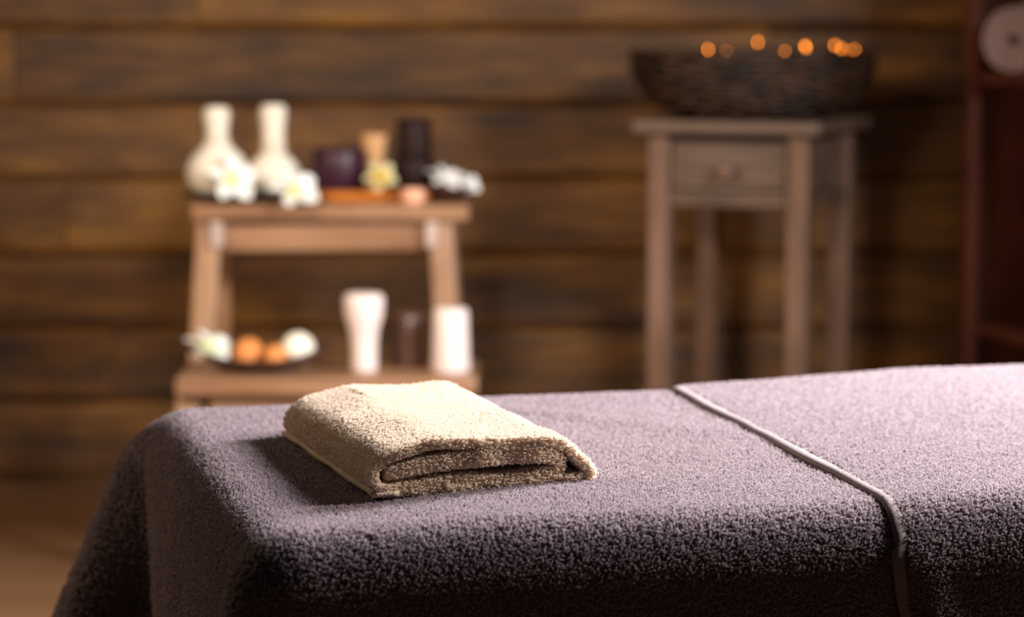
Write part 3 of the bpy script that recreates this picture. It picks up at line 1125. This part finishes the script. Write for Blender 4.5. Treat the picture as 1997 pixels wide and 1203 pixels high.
candle('candle', 'tall pale pink candle with flared top on the stool step, beside the leaf-shaped dish', 'candle', 668, 747, 573, 4.43, zs, M['pinkwax'],
       lambda r, h: [(0, 0), (r * 0.62, 0), (r * 0.64, 0.004), (r * 0.66, h * 0.35), (r * 0.74, h * 0.55), (r * 0.92, h * 0.68), (r * 0.99, h * 0.82), (r, h * 0.93), (r * 0.94, h - 0.002), (r * 0.80, h), (r * 0.5, h - 0.006), (0, h - 0.007)])
tb, rb_, hb_ = candle('brown_jar', 'dim brown jar standing between the two pale pink candles on the step', 'jar', 763, 831, 612, 4.50, zs, M['brownglass'],
       lambda r, h: [(0, 0), (r * 0.94, 0), (r, 0.004), (r, h - 0.012), (r * 0.9, h - 0.006), (r * 0.9, h), (r * 0.82, h), (r * 0.8, h - 0.01), (0, h - 0.02)])
link('rim_band', lathe('rim_band', [(rb_ * 0.99, hb_ * 0.80), (rb_ * 1.02, hb_ * 0.80), (rb_ * 1.02, hb_ * 0.84), (rb_ * 0.99, hb_ * 0.84)], 36), M['brownglass'], tb)
candle('candle', 'straight pale pink pillar candle at the right end of the stool step', 'candle', 840, 916, 601, 4.43, zs, M['pinkwax'],
       lambda r, h: [(0, 0), (r * 0.98, 0), (r, 0.003), (r * 0.94, h * 0.5), (r * 0.90, h - 0.008), (r * 0.85, h - 0.001), (r * 0.7, h), (r * 0.4, h - 0.005), (0, h - 0.006)])

# ------------------------------------------------------------------ small side table
TH = math.radians(-22)
FR = P(1561, 300, 4.60)
tw2, td2 = 0.262, 0.29
ex, ey = Vector((math.cos(TH), math.sin(TH), 0)), Vector((-math.sin(TH), math.cos(TH), 0))
cen = Vector((FR.x, FR.y, 0)) - ex * tw2 / 2 + ey * td2 / 2
ztt = P(1420, 236, 4.62).z
table = thing('side_table', 'grey-washed wooden side table with one drawer, under the wicker basket', 'table', cen, TH)
hx, hy, lw = tw2 / 2, td2 / 2, 0.040
link('table_top', box('table_top', -hx - 0.045, hx + 0.045, -hy - 0.045, hy + 0.045, ztt - 0.024, ztt, 0.006, 3), M['grey_x'], table)
for sx in (-1, 1):
    for sy in (-1, 1):
        link('leg', beam('leg', (sx * hx * 1.0, sy * hy, 0), (sx * hx, sy * hy, ztt - 0.0245), lw, lw, 0.004), M['grey'], table)
zd1 = P(1420, 278, 4.62).z
zd0 = P(1420, 372, 4.62).z
zr0 = P(1420, 406, 4.62).z
link('back_panel', box('back_panel', -hx + 0.0205, hx - 0.0205, hy - 0.012, hy + 0.004, zr0, ztt - 0.025, 0.002), M['grey_x'], table)
for s in (-1, 1):
    link('side_panel', box('side_panel', s * (hx - 0.004) - 0.006, s * (hx - 0.004) + 0.006, -hy + 0.0205, hy - 0.0205, zr0 + 0.025, ztt - 0.025, 0.002), M['grey_x'], table)
    link('side_rail', box('side_rail', s * hx - 0.014, s * hx + 0.016, -hy + 0.0205, hy - 0.0205, zr0, zr0 + 0.024, 0.003), M['grey_x'], table)
link('front_rail', box('front_rail', -hx + 0.0205, hx - 0.0205, -hy - 0.012, -hy + 0.012, zr0, zd0 - 0.002, 0.003), M['grey_x'], table)
link('drawer_back_rail', box('drawer_back_rail', -hx + 0.0205, hx - 0.0205, -hy + 0.010, -hy + 0.02, zd1, ztt - 0.025, 0.002), M['black'], table)
dr = link('drawer', box('drawer', -hx + 0.023, hx - 0.023, -hy - 0.008, -hy + 0.20, zd0, zd1, 0.003), M['grey_x'], table)
link('drawer_panel', box('drawer_panel', -hx + 0.040, hx - 0.040, -hy - 0.012, -hy - 0.0075, zd0 + 0.014, zd1 - 0.014, 0.002), M['grey_x'], dr)
kn = link('knob', lathe('knob', [(0, 0), (0.008, 0), (0.007, 0.010), (0.012, 0.014), (0.0165, 0.020), (0.0165, 0.026), (0.011, 0.031), (0, 0.032)], 28), M['grey'], dr)
kz = P(1413, 333, 4.66).z
kn.location = (0.0, -hy - 0.012, kz)
kn.rotation_euler = (PI / 2, 0, 0)

# ------------------------------------------------------------------ wicker basket with candles
YB = cen.y
bc = Vector((P(1467, 160, YB).x, YB, ztt))
bh = P(1467, 100, YB).z - ztt
br = (P(1702, 120, YB).x - P(1232, 120, YB).x) / 2
basket = thing('wicker_basket', 'shallow round dark wicker basket of lit candles on the side table', 'basket', bc)


def bprof(t):
    """outer radius over the height"""
    return br * (0.53 + 0.475 * max(0.0, 1 - (1 - t) ** 2.6) ** 0.7)


link('basket_floor', lathe('basket_floor', [(0, 0.0), (bprof(0) * 0.99, 0.0), (bprof(0) + 0.004, 0.006), (bprof(0.06) - 0.004, 0.010), (0, 0.010)], 48), M['basket'], basket)
# dark inner lining keeps the wall closed behind the weave
lin = [(bprof(t) - 0.011, 0.006 + (bh - 0.012) * t) for t in np.linspace(0, 1, 16)]
lin += [(r - 0.004, zv) for r, zv in lin[::-1]]
link('lining', lathe('lining', lin + [lin[0]], 64), M['basket'], basket)
NR_, NSTK = 11, 30
for k in range(NR_):
    t = (k + 0.5) / NR_
    r0 = bprof(t) - 0.005
    zc = 0.004 + (bh - 0.010) * t
    n = NSTK * 6
    pts = []
    for i in range(n):
        a = 2 * PI * i / n
        ph = NSTK / 2 * a + (PI if k % 2 else 0) + 0.55 * k
        pts.append(((r0 + 0.0058 * math.sin(ph)) * math.cos(a), (r0 + 0.0058 * math.sin(ph)) * math.sin(a), zc + 0.0012 * math.sin(a * 7 + k) + 0.0008 * math.sin(ph * 0.5)))
    link('woven_strand', tube('woven_strand', pts, bh / NR_ * 0.52, 6, True), M['basket'], basket)
stakes = bmesh.new()
for i in range(NSTK):
    a = 2 * PI * i / NSTK
    prev = None
    for j in range(9):
        t = j / 8
        r0 = bprof(t) - 0.004
        ring = []
        for q in range(5):
            b_ = 2 * PI * q / 5
            ring.append(stakes.verts.new(((r0 + 0.0022 * math.cos(b_)) * math.cos(a + 0.05 * t) - 0.0022 * math.sin(b_) * math.sin(a), (r0 + 0.0022 * math.cos(b_)) * math.sin(a + 0.05 * t) + 0.0022 * math.sin(b_) * math.cos(a), 0.004 + (bh - 0.008) * t)))
        if prev:
            for q in range(5): stakes.faces.new((prev[q], prev[(q + 1) % 5], ring[(q + 1) % 5], ring[q]))
        prev = ring
st = link('stakes', bm_mesh('stakes', stakes, True), M['basket'], basket)
for k in range(2):
    n = 150
    pts = [((bprof(1) - 0.005 + 0.005 * math.cos(20 * 2 * PI * i / n + k * PI)) * math.cos(2 * PI * i / n), (bprof(1) - 0.005 + 0.005 * math.cos(20 * 2 * PI * i / n + k * PI)) * math.sin(2 * PI * i / n), bh - 0.005 + 0.004 * math.sin(20 * 2 * PI * i / n + k * PI)) for i in range(n)]
    link('rim_braid', tube('rim_braid', pts, 0.0055, 6, True), M['basket'], basket)

# slim candles standing on the basket floor, their flames just over the rim
flames = [(1371, 101, -0.10), (1381, 93, 0.02), (1371 + 46, 99, 0.06), (1478, 79, 0.12), (1531, 98, -0.11), (1570, 86, 0.0), (1572, 90, 0.09), (1628, 85, 0.06), (1641, 91, -0.02), (1657, 98, -0.07), (1667, 94, 0.02)]
place = ['leftmost lit candle in the wicker basket', 'second lit candle from the left in the basket, close behind the leftmost', 'short faint candle right of the left pair in the basket',
         'tallest lit candle in the wicker basket, standing left of its middle', 'single lit candle near the basket front, right of the tallest', 'brightest lit candle right of the basket middle, front of a close pair',
         'lit candle directly behind the brightest one in the basket', 'left candle of the group of four at the right of the basket', 'second from left in the group of four basket candles at the right',
         'lowest candle of the right-hand group of four, nearest the basket front', 'rightmost lit candle in the wicker basket']
for (px, py, dy), lab in zip(flames, place):
    Y = YB + dy
    q = P(px, py, Y)
    zb = ztt + 0.010
    hc_ = q.z - 0.008 - zb
    t = thing('slim_candle', lab, 'candle', (q.x, Y, zb), 0, 'candles in the basket')
    link('body', lathe('body', [(0, 0.0002), (0.0085, 0.0002), (0.0085, hc_ - 0.008), (0.0070, hc_ - 0.005), (0, hc_ - 0.006)], 18), M['dark'], t)
    link('wick', tube('wick', [(0, 0, hc_ - 0.007), (0.0003, 0, hc_ + 0.0015)], 0.0007, 6), M['wick'], t)
    big = 1.35 if 'brightest' in lab and 'behind' not in lab else (0.35 if 'faint' in lab else 1.0)
    fs_ = 0.0017 * math.sqrt(big)
    link('flame', lathe('flame', [(0, hc_ + 0.001), (fs_ * 0.7, hc_ + 0.002), (fs_, hc_ + 0.0035), (fs_ * 0.7, hc_ + 0.006), (0, hc_ + 0.010)], 12), M['flame'], t)

# ------------------------------------------------------------------ red-brown shelf unit at the right
SA = math.radians(13.5)
Fp = P(1904, 400, 4.80)
# local x runs into the unit, local y away from the camera
unit = thing('shelf_unit', 'tall red-brown wooden shelf unit at the right edge', 'shelf unit', (Fp.x, Fp.y, 0), SA)
UD, ULEN, UH = 0.36, 1.25, 1.75
link('side_panel', box('side_panel', 0.0, UD, 0.0, 0.024, 0.0, UH, 0.003), M['red'], unit)
link('side_panel', box('side_panel', 0.0, UD, -ULEN - 0.024, -ULEN, 0.0, UH, 0.003), M['red'], unit)
link('back_panel', box('back_panel', UD - 0.012, UD - 0.001, -ULEN + 0.0005, -0.0005, 0.03, UH - 0.026, 0.001), M['red'], unit)
link('post', box('post', -0.022, -0.0005, -0.018, 0.024, 0.0, UH, 0.003), M['red'], unit)
zsh_up = P(1950, 141, 4.72).z
zsh_lo = P(1950, 634, 4.72).z
for zv in (0.06, zsh_lo, zsh_up, zsh_up + (zsh_up - zsh_lo), UH - 0.001):
    link('shelf', box('shelf', 0.0, UD - 0.0125, -ULEN + 0.0005, -0.0005, zv - 0.024, zv, 0.002), M['red'], unit)


def rolled_towel():
    """a spiral sheet rolled up, axis along local y from 0 to L"""
    L = 0.20
    turns, th, r0 = 4.2, 0.0105, 0.007
    n = 130
    vs, fs = [], []
    sec = []
    for side in (0, 1):
        for i in range(n):
            a = turns * 2 * PI * i / (n - 1)
            r = r0 + th * 1.15 * a / (2 * PI) + (th * 0.96 if side else 0.0)
            sec.append((r * math.cos(a), r * math.sin(a)))
    for y in np.linspace(0, L, 14):
        e = min(y, L - y)
        k = 1 - 0.05 * max(0, 1 - e / 0.02)
        for i, (x, zq) in enumerate(sec):
            vs.append((x * k, y + 0.004 * noise.noise(Vector((x * 40, zq * 40, 0))), zq * k))
    R = 2 * n
    for j in range(13):
        for b_ in (0, n):
            for i in range(n - 1):
                a = j * R + b_ + i
                fs.append((a, a + 1, a + 1 + R, a + R))
        for i in (0, n - 1):
            a = j * R + i
            fs.append((a, a + n, a + n + R, a + R))
    for j in (0, 13):
        for i in range(n - 1):
            a = j * R + i
            fs.append((a, a + 1, a + n + 1, a + n))
    me = mesh_from('rolled_towel', vs, fs)
    bm = bmesh.new(); bm.from_mesh(me)
    bmesh.ops.recalc_face_normals(bm, faces=bm.faces)
    bm.to_mesh(me); bm.free()
    return me, min(v[2] for v in vs)


rm, rz0 = rolled_towel()
q = P(1972, 66, 4.60)
roll = tag(link('rolled_towel', rm, M['roll'], loc=(q.x, q.y, zsh_up - rz0 + 0.0005)), 'pinkish rolled towel lying on the upper shelf of the red-brown unit', 'towel')
roll.rotation_euler = (0, 0, math.radians(-38))
